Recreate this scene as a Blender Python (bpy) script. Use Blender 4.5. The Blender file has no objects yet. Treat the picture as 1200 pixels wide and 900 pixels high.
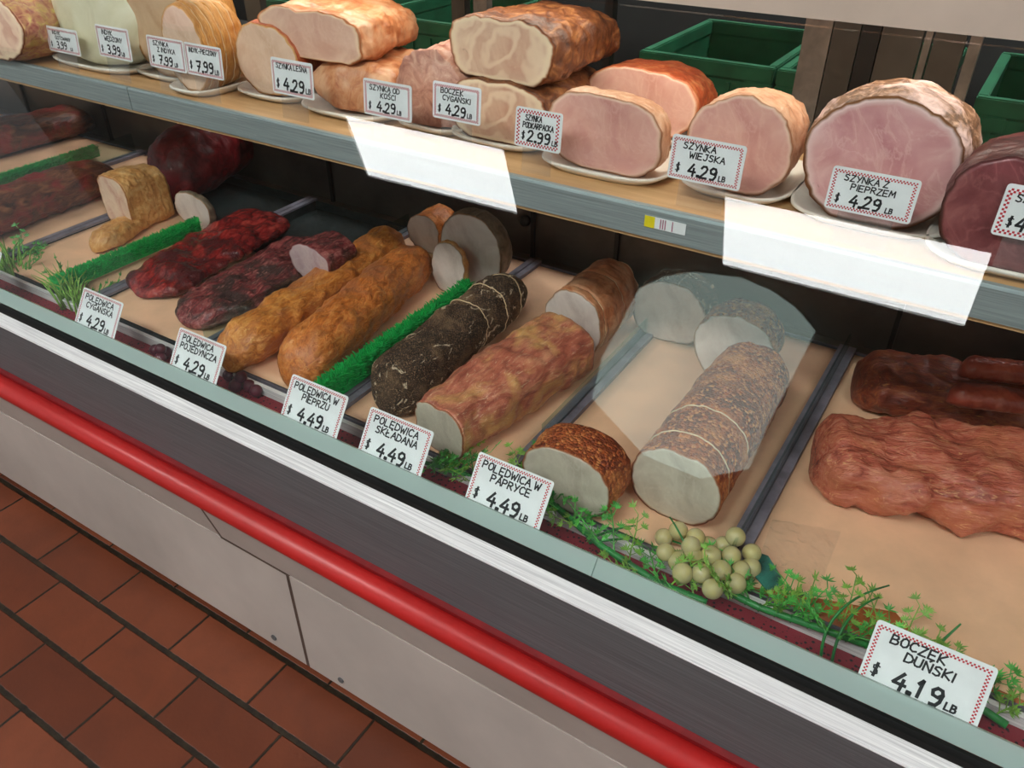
import bpy, bmesh, math, random
from mathutils import Vector, Matrix, noise
S = bpy.context.scene
COL = S.collection
PI = math.pi

# ------------------------------------------------------------------ camera, world, exposure
CAM_H, FPX = 1.28, 945.0
PITCH, YAW = math.radians(34.9), math.radians(32.4)
FW = Vector((-math.sin(YAW)*math.cos(PITCH), math.cos(YAW)*math.cos(PITCH), -math.sin(PITCH)))
RT = Vector((math.cos(YAW), math.sin(YAW), 0))
UP = RT.cross(FW)
cd = bpy.data.cameras.new('camera'); cam = bpy.data.objects.new('camera', cd); COL.objects.link(cam)
cd.sensor_fit = 'HORIZONTAL'; cd.sensor_width = 36.0; cd.lens = FPX/1200*36.0
cd.clip_start = .02
M3 = Matrix((RT, UP, -FW)).transposed()
cam.matrix_world = Matrix.Translation((0, 0, CAM_H)) @ M3.to_4x4()
S.camera = cam
S.view_settings.view_transform = 'Standard'
S.view_settings.look = 'None'
S.view_settings.exposure = 0.6
S.view_settings.gamma = 1.0
S.view_settings.use_curve_mapping = False
W = bpy.data.worlds.new('world'); S.world = W; W.use_nodes = True
W.node_tree.nodes['Background'].inputs[0].default_value = (.95, 1.0, 1.02, 1)
W.node_tree.nodes['Background'].inputs[1].default_value = .30
TROFFER = 19.0        # ceiling fluorescent fixtures
HOOD_W = 4.0         # lamp under the canopy of the case
S.cycles.max_bounces = 10
S.cycles.transparent_max_bounces = 16
S.cycles.use_denoising = True
S.cycles.caustics_reflective = False
S.cycles.caustics_refractive = False
ld = bpy.data.lights.new('canopy_lamp_light', 'AREA'); ld.shape = 'RECTANGLE'; ld.size = 3.4; ld.size_y = .04
ld.energy = HOOD_W; ld.color = (1.0, .93, .80)
lo = bpy.data.objects.new('canopy_lamp_light', ld); COL.objects.link(lo)
lo.location = (-1.2, 1.02, 1.15); lo.rotation_euler = (math.radians(-8), 0, 0)

def ray(x, y):
    return FW + RT*((x-600)/FPX) - UP*((y-450)/FPX)
def onz(x, y, z):            # the point of the horizontal plane z seen at a place of the photograph
    d = ray(x, y); t = (z-CAM_H)/d.z
    return Vector((0, 0, CAM_H)) + d*t
def ony(x, y, Y):
    d = ray(x, y); t = Y/d.y
    return Vector((0, 0, CAM_H)) + d*t

# ------------------------------------------------------------------ materials
def lin(c):
    return tuple(((v/255)/12.92 if v/255 <= .04045 else ((v/255+.055)/1.055)**2.4) for v in c)+(1,)
MATS = {}
class NT:
    def __init__(s, name):
        s.m = bpy.data.materials.new(name); s.m.use_nodes = True
        s.t = s.m.node_tree; s.n = s.t.nodes; s.l = s.t.links
        s.b = s.n['Principled BSDF']; s.out = s.n['Material Output']
    def add(s, typ, **kw):
        n = s.n.new(typ)
        for k, v in kw.items(): setattr(n, k, v)
        return n
    def link(s, a, b): s.l.new(a, b)
    def math(s, op, a, b=None, c=None):
        n = s.add('ShaderNodeMath', operation=op)
        for i, v in enumerate((a, b, c)):
            if v is None: continue
            if isinstance(v, (int, float)): n.inputs[i].default_value = v
            else: s.link(v, n.inputs[i])
        return n.outputs[0]
    def ramp(s, fac, stops, interp='LINEAR'):
        n = s.add('ShaderNodeValToRGB'); n.color_ramp.interpolation = interp
        e = n.color_ramp.elements
        while len(e) < len(stops): e.new(.5)
        for i, (p, c) in enumerate(stops):
            e[i].position = p; e[i].color = c if len(c) == 4 else lin(c)
        s.link(fac, n.inputs[0]); return n.outputs[0]
    def mix(s, fac, a, b, mode='MIX'):
        n = s.add('ShaderNodeMix', data_type='RGBA', blend_type=mode)
        if isinstance(fac, (int, float)): n.inputs[0].default_value = fac
        else: s.link(fac, n.inputs[0])
        for v, i in ((a, 6), (b, 7)):
            if isinstance(v, tuple): n.inputs[i].default_value = v if len(v) == 4 else lin(v)
            else: s.link(v, n.inputs[i])
        return n.outputs[2]
    def coords(s, scale=(1, 1, 1)):
        t = s.add('ShaderNodeTexCoord'); m = s.add('ShaderNodeMapping')
        m.inputs['Scale'].default_value = scale
        s.link(t.outputs['Object'], m.inputs['Vector']); return m.outputs[0]
    def noise(s, vec, scale, detail=6, rough=.6, dist=0):
        n = s.add('ShaderNodeTexNoise'); n.inputs['Scale'].default_value = scale
        n.inputs['Detail'].default_value = detail; n.inputs['Roughness'].default_value = rough
        n.inputs['Distortion'].default_value = dist
        s.link(vec, n.inputs['Vector']); return n.outputs['Fac']
    def voro(s, vec, scale, feature='F1', out='Distance'):
        n = s.add('ShaderNodeTexVoronoi', feature=feature); n.inputs['Scale'].default_value = scale
        s.link(vec, n.inputs['Vector']); return n.outputs[out]
    def bump(s, h, strength=.4, dist=.002):
        n = s.add('ShaderNodeBump'); n.inputs['Strength'].default_value = strength
        n.inputs['Distance'].default_value = dist
        s.link(h, n.inputs['Height']); s.link(n.outputs[0], s.b.inputs['Normal'])
    def fin(s, col=None, rough=.5, metal=0, spec=.5, coat=0):
        if col is not None:
            if isinstance(col, tuple): s.b.inputs['Base Color'].default_value = col if len(col) == 4 else lin(col)
            else: s.link(col, s.b.inputs['Base Color'])
        if isinstance(rough, (int, float)): s.b.inputs['Roughness'].default_value = rough
        else: s.link(rough, s.b.inputs['Roughness'])
        s.b.inputs['Metallic'].default_value = metal
        s.b.inputs['Specular IOR Level'].default_value = spec
        if coat: s.b.inputs['Coat Weight'].default_value = coat; s.b.inputs['Coat Roughness'].default_value = .25
        return s.m

def plain(name, c, rough=.5, metal=0, var=.06, scale=30, spec=.5, stretch=(1, 1, 1), bump=0, coat=0):
    k = NT(name); v = k.coords(stretch); f = k.noise(v, scale)
    c2 = tuple(max(0, x*(1-var*3)) for x in c); c3 = tuple(min(255, x*(1+var)) for x in c)
    col = k.ramp(f, [(.3, c2), (.7, c3)])
    if bump: k.bump(f, bump)
    return k.fin(col, rough, metal, spec, coat)

def skinmat(name, cols, scale=28, stretch=(1, 1, 1), rough=.38, bump=.5, bs=110, big=None, streak=None, spec=.5):
    """cols: dark to light colours over a fractal noise; big: colour blotched in at a large scale; streak: pale fibres"""
    k = NT(name); v = k.coords(stretch)
    def rid(vec, sc, det=6, dist=.8):
        n = k.add('ShaderNodeTexNoise', noise_type='RIDGED_MULTIFRACTAL'); n.inputs['Scale'].default_value = sc
        n.inputs['Detail'].default_value = det; n.inputs['Roughness'].default_value = .55; n.inputs['Distortion'].default_value = dist
        k.link(vec, n.inputs['Vector']); return k.math('MULTIPLY', n.outputs['Fac'], .35)
    f = k.noise(v, scale*1.9, 6, .6, 1.2)
    n = len(cols); st = [(.30+.40*i/(n-1), c) for i, c in enumerate(cols)]
    col = k.ramp(f, st)
    if big:
        g = k.noise(k.coords((1, 1, 1)), 17, 6, .6, .6)
        col = k.mix(k.ramp(g, [(.48, (0, 0, 0, 1)), (.62, (1, 1, 1, 1))]), col, big)
    w = rid(v, scale*1.6)
    col = k.mix(k.math('MULTIPLY', k.ramp(w, [(.45, (0, 0, 0, 1)), (.9, (1, 1, 1, 1))]), .45), col, streak or cols[-1])
    if streak:
        s_ = k.noise(k.coords((9, 55, 55)), 3.2, 7, .65, 2.0)
        col = k.mix(k.ramp(s_, [(.57, (0, 0, 0, 1)), (.70, (.9, .9, .9, 1))]), col, streak)
    fine = k.noise(v, bs*1.6, 3, .5)
    k.bump(k.math('ADD', k.math('MULTIPLY', w, 1.5), k.math('ADD', f, k.math('MULTIPLY', fine, .35))), min(1, bump*1.1), .004)
    return k.fin(col, rough, 0, spec)

def spicemat(name, base, dark, light, scale=260, dens=.5, patch=None):
    k = NT(name); v = k.coords()
    cellc = k.voro(v, scale, 'F1', 'Color')
    sep = k.add('ShaderNodeSeparateColor'); k.link(cellc, sep.inputs[0])
    f = k.noise(v, 20, 5, .6, .5)
    col0 = k.ramp(f, [(.3, dark), (.5, base), (.68, light)])
    spk = k.ramp(sep.outputs[0], [(0, dark), (.35, base), (.62, dark), (.85, light)], 'CONSTANT')
    m = k.ramp(f, [(.40, (dens, dens, dens, 1)), (.62, (dens*.35,)*3+(1,))])
    col = k.mix(m, col0, spk)
    if patch:
        col = k.mix(k.ramp(k.noise(k.coords((1, 1.6, 1.6)), 30, 5, .6, 1.5), [(.61, (0, 0, 0, 1)), (.64, (1, 1, 1, 1))]), col, patch)
    d = k.voro(v, scale, 'F1', 'Distance')
    k.bump(k.math('ADD', k.math('MULTIPLY', d, -.8), k.noise(v, 60, 4)), .9, .004)
    return k.fin(col, .6, 0, .35)

def cutmat(name, base, dark, pale, rimc, rim=.06, fat=None, fatw=.0, seams=.35, rough=.32, swirl=0):
    """cut face of cured meat: muscle blotches, pale seams, a fat rim and a thin rind line (point attribute 'rim': 0 centre, 1 edge)"""
    k = NT(name); v = k.coords()
    f = k.noise(v, 16, 5, .55, .8)
    col = k.ramp(f, [(.30, dark), (.5, base), (.72, pale)])
    fine = k.noise(v, 170, 4, .7)
    col = k.mix(k.math('MULTIPLY', k.ramp(fine, [(.55, (0, 0, 0, 1)), (.72, (1, 1, 1, 1))]), .22), col, pale)
    if swirl:
        wv = k.add('ShaderNodeTexWave', wave_type='RINGS', rings_direction='X'); wv.inputs['Scale'].default_value = 8
        wv.inputs['Distortion'].default_value = 14; wv.inputs['Detail'].default_value = 3; wv.inputs['Detail Scale'].default_value = 1.6
        mp = k.coords(); mm = k.add('ShaderNodeMapping'); mm.inputs['Location'].default_value = (0, .012, -.04); k.link(mp, mm.inputs['Vector'])
        k.link(mm.outputs[0], wv.inputs['Vector'])
        sm = k.ramp(wv.outputs['Fac'], [(.45, (0, 0, 0, 1)), (.95, (seams*.8,)*3+(1,))])
    else:
        e = k.noise(k.coords((1, 1, 1)), 13, 5, .6, 2.5)
        sm = k.ramp(e, [(.46, (0, 0, 0, 1)), (.5, (seams,)*3+(1,)), (.54, (0, 0, 0, 1))])
    col = k.mix(sm, col, pale)
    cr = k.ramp(k.noise(v, 48, 5, .7, 1.5), [(.70, (0, 0, 0, 1)), (.74, (.6, .6, .6, 1))])
    col = k.mix(cr, col, tuple(x*.62 for x in dark))
    at = k.add('ShaderNodeAttribute', attribute_name='rim')
    r = k.math('ADD', at.outputs['Fac'], k.math('MULTIPLY', k.math('SUBTRACT', k.noise(v, 24, 4), .5), .10))
    if fat:
        col = k.mix(k.ramp(r, [(1-fatw-.05, (0, 0, 0, 1)), (1-fatw+.03, (1, 1, 1, 1))]), col, fat)
    col = k.mix(k.ramp(r, [(1-rim-.02, (0, 0, 0, 1)), (1-rim+.02, (1, 1, 1, 1))]), col, rimc)
    k.bump(k.math('ADD', f, k.math('MULTIPLY', fine, .5)), .25, .002)
    return k.fin(col, rough, 0, .45)

def clearmat(name, tint, refl=.045, rough=0.0, haze=0.0, hazec=(200, 220, 210)):
    k = NT(name); k.n.remove(k.b)
    tr = k.add('ShaderNodeBsdfTransparent'); tr.inputs[0].default_value = tint
    gl = k.add('ShaderNodeBsdfGlossy'); gl.inputs['Roughness'].default_value = rough
    lw = k.add('ShaderNodeLayerWeight'); lw.inputs[0].default_value = .5
    fac = k.math('ADD', k.math('MULTIPLY', k.math('POWER', lw.outputs['Facing'], 5), .9), refl)
    mx = k.add('ShaderNodeMixShader'); k.link(fac, mx.inputs[0]); k.link(tr.outputs[0], mx.inputs[1]); k.link(gl.outputs[0], mx.inputs[2])
    last = mx
    if haze:
        df = k.add('ShaderNodeBsdfDiffuse'); df.inputs[0].default_value = lin(hazec)
        m2 = k.add('ShaderNodeMixShader'); m2.inputs[0].default_value = haze
        k.link(mx.outputs[0], m2.inputs[1]); k.link(df.outputs[0], m2.inputs[2]); last = m2
    k.link(last.outputs[0], k.out.inputs[0]); return k.m

def emitmat(name, c, s):
    k = NT(name); k.n.remove(k.b)
    e = k.add('ShaderNodeEmission'); e.inputs[0].default_value = c; e.inputs[1].default_value = s
    k.link(e.outputs[0], k.out.inputs[0]); return k.m

def floormat():
    k = NT('quarry_tile'); t = k.add('ShaderNodeTexCoord'); sp = k.add('ShaderNodeSeparateXYZ')
    k.link(t.outputs['Object'], sp.inputs[0])
    PXT, PYT = .2105, .106
    vy = k.math('DIVIDE', k.math('SUBTRACT', sp.outputs[1], .3525), PYT)
    row = k.math('FLOOR', vy); fy = k.math('SUBTRACT', vy, row)
    odd = k.math('FLOORED_MODULO', row, 2.0)
    ux = k.math('ADD', k.math('DIVIDE', k.math('SUBTRACT', sp.outputs[0], -1.386), PXT), k.math('MULTIPLY', odd, .45))
    colx = k.math('FLOOR', ux); fx = k.math('SUBTRACT', ux, colx)
    def edge(f, w): return k.math('MINIMUM', f, k.math('SUBTRACT', 1.0, f)), w
    nz = k.math('MULTIPLY', k.math('SUBTRACT', k.noise(t.outputs['Object'], 90, 4), .5), .03)
    ey = k.math('ADD', k.math('MINIMUM', fy, k.math('SUBTRACT', 1.0, fy)), nz)
    ex = k.math('ADD', k.math('MINIMUM', fx, k.math('SUBTRACT', 1.0, fx)), k.math('MULTIPLY', nz, .4))
    gy = k.ramp(ey, [(.042, (1, 1, 1, 1)), (.056, (0, 0, 0, 1))])
    gx = k.ramp(ex, [(.009, (1, 1, 1, 1)), (.015, (0, 0, 0, 1))])
    g = k.math('MAXIMUM', gy, gx)
    cid = k.add('ShaderNodeCombineXYZ'); k.link(colx, cid.inputs[0]); k.link(row, cid.inputs[1])
    wn = k.add('ShaderNodeTexWhiteNoise', noise_dimensions='3D'); k.link(cid.outputs[0], wn.inputs['Vector'])
    base = k.ramp(wn.outputs['Value'], [(0, (98, 48, 29)), (.5, (114, 58, 36)), (1, (126, 66, 42))])
    dirt = k.noise(t.outputs['Object'], 7, 6, .6, .4)
    base = k.mix(k.math('MULTIPLY', k.ramp(dirt, [(.4, (0, 0, 0, 1)), (.75, (1, 1, 1, 1))]), .45), base, (64, 34, 24))
    gr = k.ramp(k.noise(t.outputs['Object'], 60, 4), [(.35, (26, 18, 13)), (.7, (54, 44, 30))])
    col = k.mix(g, base, gr)
    k.bump(k.math('SUBTRACT', k.math('MULTIPLY', k.noise(t.outputs['Object'], 140, 4), .15), g), .6, .003)
    return k.fin(col, .42, 0, .4)

def matmat():
    k = NT('red_perforated_mat'); v = k.coords()
    d = k.voro(v, 160); c = k.ramp(d, [(.22, (18, 8, 8)), (.34, (126, 24, 38))])
    return k.fin(c, .6)

def steelmat(name, c, rough, stretch=(1, 60, 60), metal=1.0, var=.12, scale=8, scratch=True):
    k = NT(name); v = k.coords(stretch); f = k.noise(v, scale, 6, .6)
    c2 = tuple(x*(1-var) for x in c); c3 = tuple(min(255, x*(1+var)) for x in c)
    col = k.ramp(f, [(.3, c2), (.7, c3)])
    r = k.math('ADD', k.math('MULTIPLY', k.noise(k.coords(), 5, 5), .25), rough-.12)
    if scratch:
        s_ = k.noise(k.coords((8, 60, 60)), 3, 2, .5, 2)
        col = k.mix(k.math('MULTIPLY', k.ramp(s_, [(.72, (0, 0, 0, 1)), (.76, (1, 1, 1, 1))]), .35), col, tuple(min(255, x*1.5) for x in c))
    return k.fin(col, r, metal)

def woodboard():
    k = NT('tan_shelf_board'); v = k.coords((2, 26, 26)); f = k.noise(v, 3, 6, .6, .5)
    return k.fin(k.ramp(f, [(.3, (190, 146, 100)), (.7, (218, 178, 130))]), .4)

M = dict(
    floor=floormat(), steel=steelmat('brushed_steel', (94, 95, 97), .5, metal=.2), trim=steelmat('bright_trim', (228, 228, 230), .45, metal=.1, scratch=False),
    shelftrim=steelmat('shelf_edge_steel', (146, 158, 160), .42, metal=.3), gasket=plain('black_gasket', (16, 15, 14), .5, var=.2),
    red=plain('red_bumper', (186, 32, 30), .42, var=.03, scale=6, coat=.15), redplate=plain('dark_red_bumper_backing', (126, 22, 26), .4),
    panel=plain('cream_enamel', (188, 176, 168), .42, var=.03, scale=4), seam=plain('brown_seam', (86, 68, 58), .6),
    hood=plain('cream_canopy', (196, 178, 162), .5, var=.03, scale=5), dark=plain('dark_rear_panel', (84, 79, 73), .35, var=.1, scale=8),
    darker=plain('black_rubber', (14, 13, 13), .5), post=plain('taupe_door_stile', (136, 126, 118), .4, var=.08),
    board=woodboard(), foam=plain('white_foam', (236, 228, 218), .55, var=.02), card=plain('white_card', (232, 236, 238), .45, var=.015),
    ink=plain('black_marker_ink', (18, 20, 26), .6, var=.02), checker=plain('red_print', (190, 30, 48), .55, var=.02),
    paper=plain('peach_butcher_paper', (244, 196, 158), .6, var=.03, scale=9, bump=.15), kraft=plain('orange_kraft_paper', (196, 108, 56), .6, var=.05, scale=12),
    mat=matmat(), pandark=plain('dark_pan_metal', (62, 70, 70), .25, .3, var=.08), pan=plain('grey_pan_metal', (136, 132, 146), .4, .15, var=.08), green=plain('green_turf_plastic', (30, 186, 88), .5, var=.10, scale=90),
    stem=plain('green_stem_plastic', (34, 128, 56), .42, var=.1), leaf=plain('green_leaf_plastic', (84, 176, 74), .45, var=.15, scale=60),
    leaf2=plain('yellow_green_leaf_plastic', (130, 178, 70), .45, var=.12, scale=60), teal=plain('teal_leaf', (44, 112, 100), .4, var=.15, scale=50),
    crate=plain('green_crate_plastic', (44, 112, 78), .42, var=.08, scale=12), wall=plain('dark_back_wall', (34, 35, 33), .7, var=.1, scale=3),
    ceil=plain('white_ceiling', (214, 214, 208), .8), counter=plain('grey_counter', (70, 70, 68), .5),
    pane=clearmat('front_glass', (.97, .985, .975, 1), .017), lip=clearmat('frosted_glass_edge', (.90, .96, .94, 1), .05, .25, .42, (188, 212, 206)),
    acrylic=clearmat('clear_acrylic', (.80, .90, .88, 1), .06), film=clearmat('clear_film', (.99, .99, .99, 1), .035, .10, .03, (235, 235, 235)),
    holder=clearmat('clear_tag_holder', (.97, .97, .97, 1), .03, .05, .03, (225, 225, 225)),
    twine=plain('pale_twine', (226, 200, 160), .8), troff=emitmat('fluorescent_diffuser', (1, 1, 1, 1), TROFFER), white=plain('white_metal', (225, 225, 222), .5),
    dome=emitmat('added_glow_diffuser', (.80, 1, .92, 1), 3.8),  # glow of the added panel that the front glass mirrors
)

# ------------------------------------------------------------------ object helpers
def newobj(name, me, parent=None):
    o = bpy.data.objects.new(name, me); COL.objects.link(o)
    if parent is not None: o.parent = parent
    return o
def tag(o, label=None, cat=None, group=None, kind=None):
    if label: o['label'] = label
    if cat: o['category'] = cat
    if group: o['group'] = group
    if kind: o['kind'] = kind
    return o
def thing(name, label, cat, loc, rz=0, group=None):
    o = bpy.data.objects.new(name, None); COL.objects.link(o)
    o.empty_display_size = .02
    o.location = loc; o.rotation_euler = (0, 0, rz)
    return tag(o, label, cat, group)
class MB:
    def __init__(s): s.bm = bmesh.new()
    def box(s, x0, x1, y0, y1, z0, z1):
        v = [s.bm.verts.new(p) for p in ((x0,y0,z0),(x1,y0,z0),(x1,y1,z0),(x0,y1,z0),(x0,y0,z1),(x1,y0,z1),(x1,y1,z1),(x0,y1,z1))]
        for f in ((3,2,1,0),(4,5,6,7),(0,1,5,4),(1,2,6,5),(2,3,7,6),(3,0,4,7)): s.bm.faces.new([v[i] for i in f])
        return s
    def prism(s, prof, x0, x1):          # profile of (y, z) swept along x
        a = [s.bm.verts.new((x0, y, z)) for y, z in prof]; b = [s.bm.verts.new((x1, y, z)) for y, z in prof]
        n = len(prof)
        for i in range(n): s.bm.faces.new((a[i], a[(i+1) % n], b[(i+1) % n], b[i]))
        s.bm.faces.new(a[::-1]); s.bm.faces.new(b); return s
    def poly(s, pts, h=Vector((0, 0, .001))):   # flat polygon with a thickness
        a = [s.bm.verts.new(p) for p in pts]; b = [s.bm.verts.new(Vector(p)+h) for p in pts]
        n = len(pts); s.bm.faces.new(a[::-1]); s.bm.faces.new(b)
        for i in range(n): s.bm.faces.new((a[i], a[(i+1) % n], b[(i+1) % n], b[i]))
        return s
    def tube(s, pts, r, n=8, cap=True, closed=False):
        pts = [Vector(p) for p in pts]; rr = r if isinstance(r, (list, tuple)) else [r]*len(pts)
        rings = []
        N = len(pts)
        for i, p in enumerate(pts):
            if closed: d = pts[(i+1) % N]-pts[i-1]
            else: d = pts[min(i+1, N-1)]-pts[max(i-1, 0)]
            d.normalize()
            u = d.cross(Vector((0, 0, 1)))
            if u.length < 1e-3: u = d.cross(Vector((1, 0, 0)))
            u.normalize(); w = d.cross(u)
            rings.append([s.bm.verts.new(p+(u*math.cos(a)+w*math.sin(a))*rr[i]) for a in [2*PI*k/n for k in range(n)]])
        for i in range(N if closed else N-1):
            A, B = rings[i], rings[(i+1) % N]
            for k in range(n): s.bm.faces.new((A[k], A[(k+1) % n], B[(k+1) % n], B[k]))
        if cap and not closed:
            s.bm.faces.new(rings[0][::-1]); s.bm.faces.new(rings[-1])
        return s
    def sphere(s, c, r, u=14, v=9):
        m = Matrix.Translation(c) @ Matrix.Diagonal((r, r, r, 1)) if not isinstance(r, Vector) else Matrix.Translation(c) @ Matrix.Diagonal((r.x, r.y, r.z, 1))
        bmesh.ops.create_uvsphere(s.bm, u_segments=u, v_segments=v, radius=1, matrix=m); return s
    def blade(s, p, d, side, w, bend=0):       # a thin two-sided leaf blade with a little thickness
        p, d, side = Vector(p), Vector(d), Vector(side)
        n = d.cross(side).normalized()*.0004
        mid = p+d*.5+n*(bend/.0004 if bend else 0)
        q = [p-side*w*.4, p+side*w*.4, mid+side*w, p+d, mid-side*w]
        a = [s.bm.verts.new(x+n) for x in (q[0], q[1], q[2], q[3], q[4])]
        b = [s.bm.verts.new(x-n) for x in (q[0], q[1], q[2], q[3], q[4])]
        s.bm.faces.new(a); s.bm.faces.new(b[::-1])
        for i in range(5): s.bm.faces.new((a[i], b[i], b[(i+1) % 5], a[(i+1) % 5]))
        return s
    def build(s, name, mat, parent=None, smooth=False, bevel=0):
        if bevel:
            bmesh.ops.bevel(s.bm, geom=[e for e in s.bm.edges], offset=bevel, segments=2, affect='EDGES', clamp_overlap=True)
        bmesh.ops.recalc_face_normals(s.bm, faces=s.bm.faces)
        me = bpy.data.meshes.new(name); s.bm.to_mesh(me); s.bm.free()
        me.materials.append(mat)
        if smooth:
            for p in me.polygons: p.use_smooth = True
        return newobj(name, me, parent)

# ------------------------------------------------------------------ the room
X0, X1 = -3.4, .75
def struct(name, o): o.name = name; tag(o, kind='structure'); return o
struct('floor', MB().box(-6, 3, -4, 4, -.05, 0).build('floor', M['floor']))
struct('ceiling', MB().box(-6, 3, -4, 4, 2.6, 2.65).build('ceiling', M['ceil']))
struct('wall_back', MB().box(-6, 3, 2.5, 2.6, 0, 2.6).build('wall_back', M['wall']))
for i, (x, yy) in enumerate(((-2.76, -.94), (-.88, -.94), (1.0, -.94), (-2.2, 1.75), (-.5, 1.75))):  # the two behind the counter are added to brighten the crates
    t = thing('ceiling_light', ('fluorescent ceiling light at the far left of its row', 'fluorescent ceiling light in the middle of its row', 'fluorescent ceiling light at the near right of its row', 'added unseen light at the left behind the counter', 'added unseen light at the right behind the counter')[i], 'ceiling light', (x, yy, 2.6), 0, 'ceiling light row')
    MB().box(.015, .915, .015, .365, -.02, -.005).build('diffuser', M['troff'], t)
    f = MB()
    f.box(0, .015, 0, .38, -.03, 0).box(.915, .93, 0, .38, -.03, 0).box(.015, .915, 0, .015, -.03, 0).box(.015, .915, .365, .38, -.03, 0)
    f.build('frame', M['white'], t)
def added_glow_panel():  # made-up glowing panel, shaped to give the pale dome reflection in the glass
    t = thing('ceiling_light', 'added round-ended glowing panel mirrored in the glass beside the fluorescent row', 'ceiling light', (-.86, -1.4, 2.6))
    pts = [(-1.26,-1.22),(-1.13,-1.10),(-1.0,-1.03),(-.79,-.99),(-.66,-1.02),(-.56,-1.08),(-.47,-1.18),(-.53,-1.5),(-.61,-1.90),(-.68,-2.34),(-.95,-2.62),(-1.3,-2.6),(-1.6,-2.2),(-1.5,-1.80),(-1.37,-1.5)]
    MB().poly([(x+.86, y+1.4, -.03) for x, y in pts], Vector((0, 0, .022))).build('diffuser', M['dome'], t)
    MB().poly([((x+.86)*1.02, (y+1.4)*1.02, -.008) for x, y in pts], Vector((0, 0, .008))).build('frame', M['white'], t)
added_glow_panel()

# ------------------------------------------------------------------ the display case
case = thing('display_case', 'long glass fronted deli counter with red bumper and cream panels', 'display case', (0, 0, 0))
SEAM_LO, SEAM_UP = -.781, -.937
for a, b in ((X0, -2.3), (-2.292, SEAM_LO-.004), (SEAM_LO+.004, X1)):
    p = MB().prism([(.556, .05), (.556, .285), (.57, .285), (.57, .05)], a, b).build('kick_panel', M['panel'], case)
MB().box(SEAM_LO-.0042, SEAM_LO+.0042, .5562, .568, .05, .285).build('panel_seam', M['seam'], case)
for a, b in ((X0, SEAM_UP-.003), (SEAM_UP+.0045, X1)):
    MB().prism([(.556, .289), (.530, .395), (.530, .424), (.57, .424), (.57, .289)], a, b).build('upper_panel', M['panel'], case)
MB().prism([(.5565, .2875), (.5305, .395), (.57, .395), (.57, .2875)], SEAM_UP-.003, SEAM_UP+.0045).build('panel_seam', M['seam'], case)
MB().box(X0, X1, .560, .575, .284, .29).build('panel_seam', M['seam'], case)
MB().box(SEAM_UP, SEAM_LO, .5555, .560, .2845, .2885).build('panel_seam', M['seam'], case)
MB().box(X0, X1, .60, .64, 0, .06).build('toe_kick', M['seam'], case)
for x, z in ((-.86, .075), (-.70, .072), (-2.2, .075)):
    b = MB(); b.tube([(x, .556, z), (x, .5535, z)], .006, 10).build('screw', M['steel'], case)
# bumper
rp = [( .517+.0*math.cos(a), 0) for a in ()]
prof = []
for k in range(25):
    a = PI*1.5 - PI*1.18*k/24
    prof.append((.522+.0185*math.cos(a), 0.4286+.0185*math.sin(a)))
prof += [(.538, 0.4406), (.538, 0.4166)]
MB().prism(prof, X0, X1).build('bumper_rail', M['red'], case, True)
MB().prism([(.532, .425), (.532, .4505), (.5395, .4525), (.5395, .425)], X0, X1).build('bumper_backing', M['redplate'], case)
MB().prism([(.54, .44), (.54, .566), (.56, .566), (.56, .44)], X0, X1).build('stainless_fascia', M['steel'], case)
MB().prism([(.538, .5655), (.539, .5685), (.561, .5715), (.561, .562), (.540, .562)], X0, X1).build('bright_trim_strip', M['trim'], case)
MB().prism([(.561, .561), (.561, .569), (.566, .566), (.572, .567), (.5745, .5735), (.579, .5735), (.579, .553)], X0, X1).build('gasket', M['gasket'], case)
# glass: one leaning plane from the lip up to the canopy
TL = math.radians(35.5)
def gp(s, off=0):     # point on the pane a distance s up from its foot, off = behind it
    return (.577+math.sin(TL)*s+math.cos(TL)*off, .577+math.cos(TL)*s-math.sin(TL)*off)
for a, b in ((X0, -.2595), (-.2585, X1)):
    MB().prism([gp(0, -.0015), gp(.023, -.0015), gp(.023, .0055), gp(0, .0055)], a, b).build('frosted_glass_lip', M['lip'], case)
MB().prism([gp(.0235), gp(.645), gp(.645, .004), gp(.0235, .004)], X0, X1).build('front_glass', M['pane'], case)
# deck, rear, canopy
MB().box(X0, X1, .579, 1.33, .50, .53).build('deck', M['dark'], case)
MB().box(X0, X1, .581, .665, .5305, .535).build('perforated_mat', M['mat'], case)
MB().box(X0, X1, .665, .672, .5305, .551).build('pan_ledge', M['trim'], case)
MB().box(X0, X1, 1.33, 1.345, .50, .80).build('rear_panel', M['dark'], case)
for x in (-2.6, -2.2, -1.75, -1.35, -.79, -.60, -.08, .3):
    MB().box(x-.004, x+.004, 1.322, 1.3295, .53, .80).build('rear_panel_joint', M['darker'], case)
MB().sphere(Vector((-.805, 1.318, .61)), .012).build('rear_door_knob', M['darker'], case, True)
MB().prism([(.953, 1.108), (.953, 1.30), (1.45, 1.30), (1.45, 1.28), (.975, 1.28), (.975, 1.108)], X0, X1).build('canopy', M['hood'], case)
tb = MB(); tb.tube([(X0+.1, 1.03, 1.20), (X1-.1, 1.03, 1.20)], .015, 10); tb.build('canopy_lamp', M['white'], case, True)
for a, b, m in ((-.325, -.285, 'post'), (-.283, -.245, 'dark'), (-.215, -.16, 'dark'), (-.157, -.148, 'post'), (-.10, -.085, 'post'), (-.145, -.105, 'dark'), (-.243, -.217, 'darker'), (-.98, -.95, 'dark'), (-.93, -.90, 'post'), (-.66, -.645, 'darker'), (-1.55, -1.50, 'dark'), (-2.1, -2.05, 'dark'), (-2.7, -2.65, 'dark')):
    MB().box(a, b, 1.332, 1.35, .80, 1.28).build('rear_door_stile', M[m], case)
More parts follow.
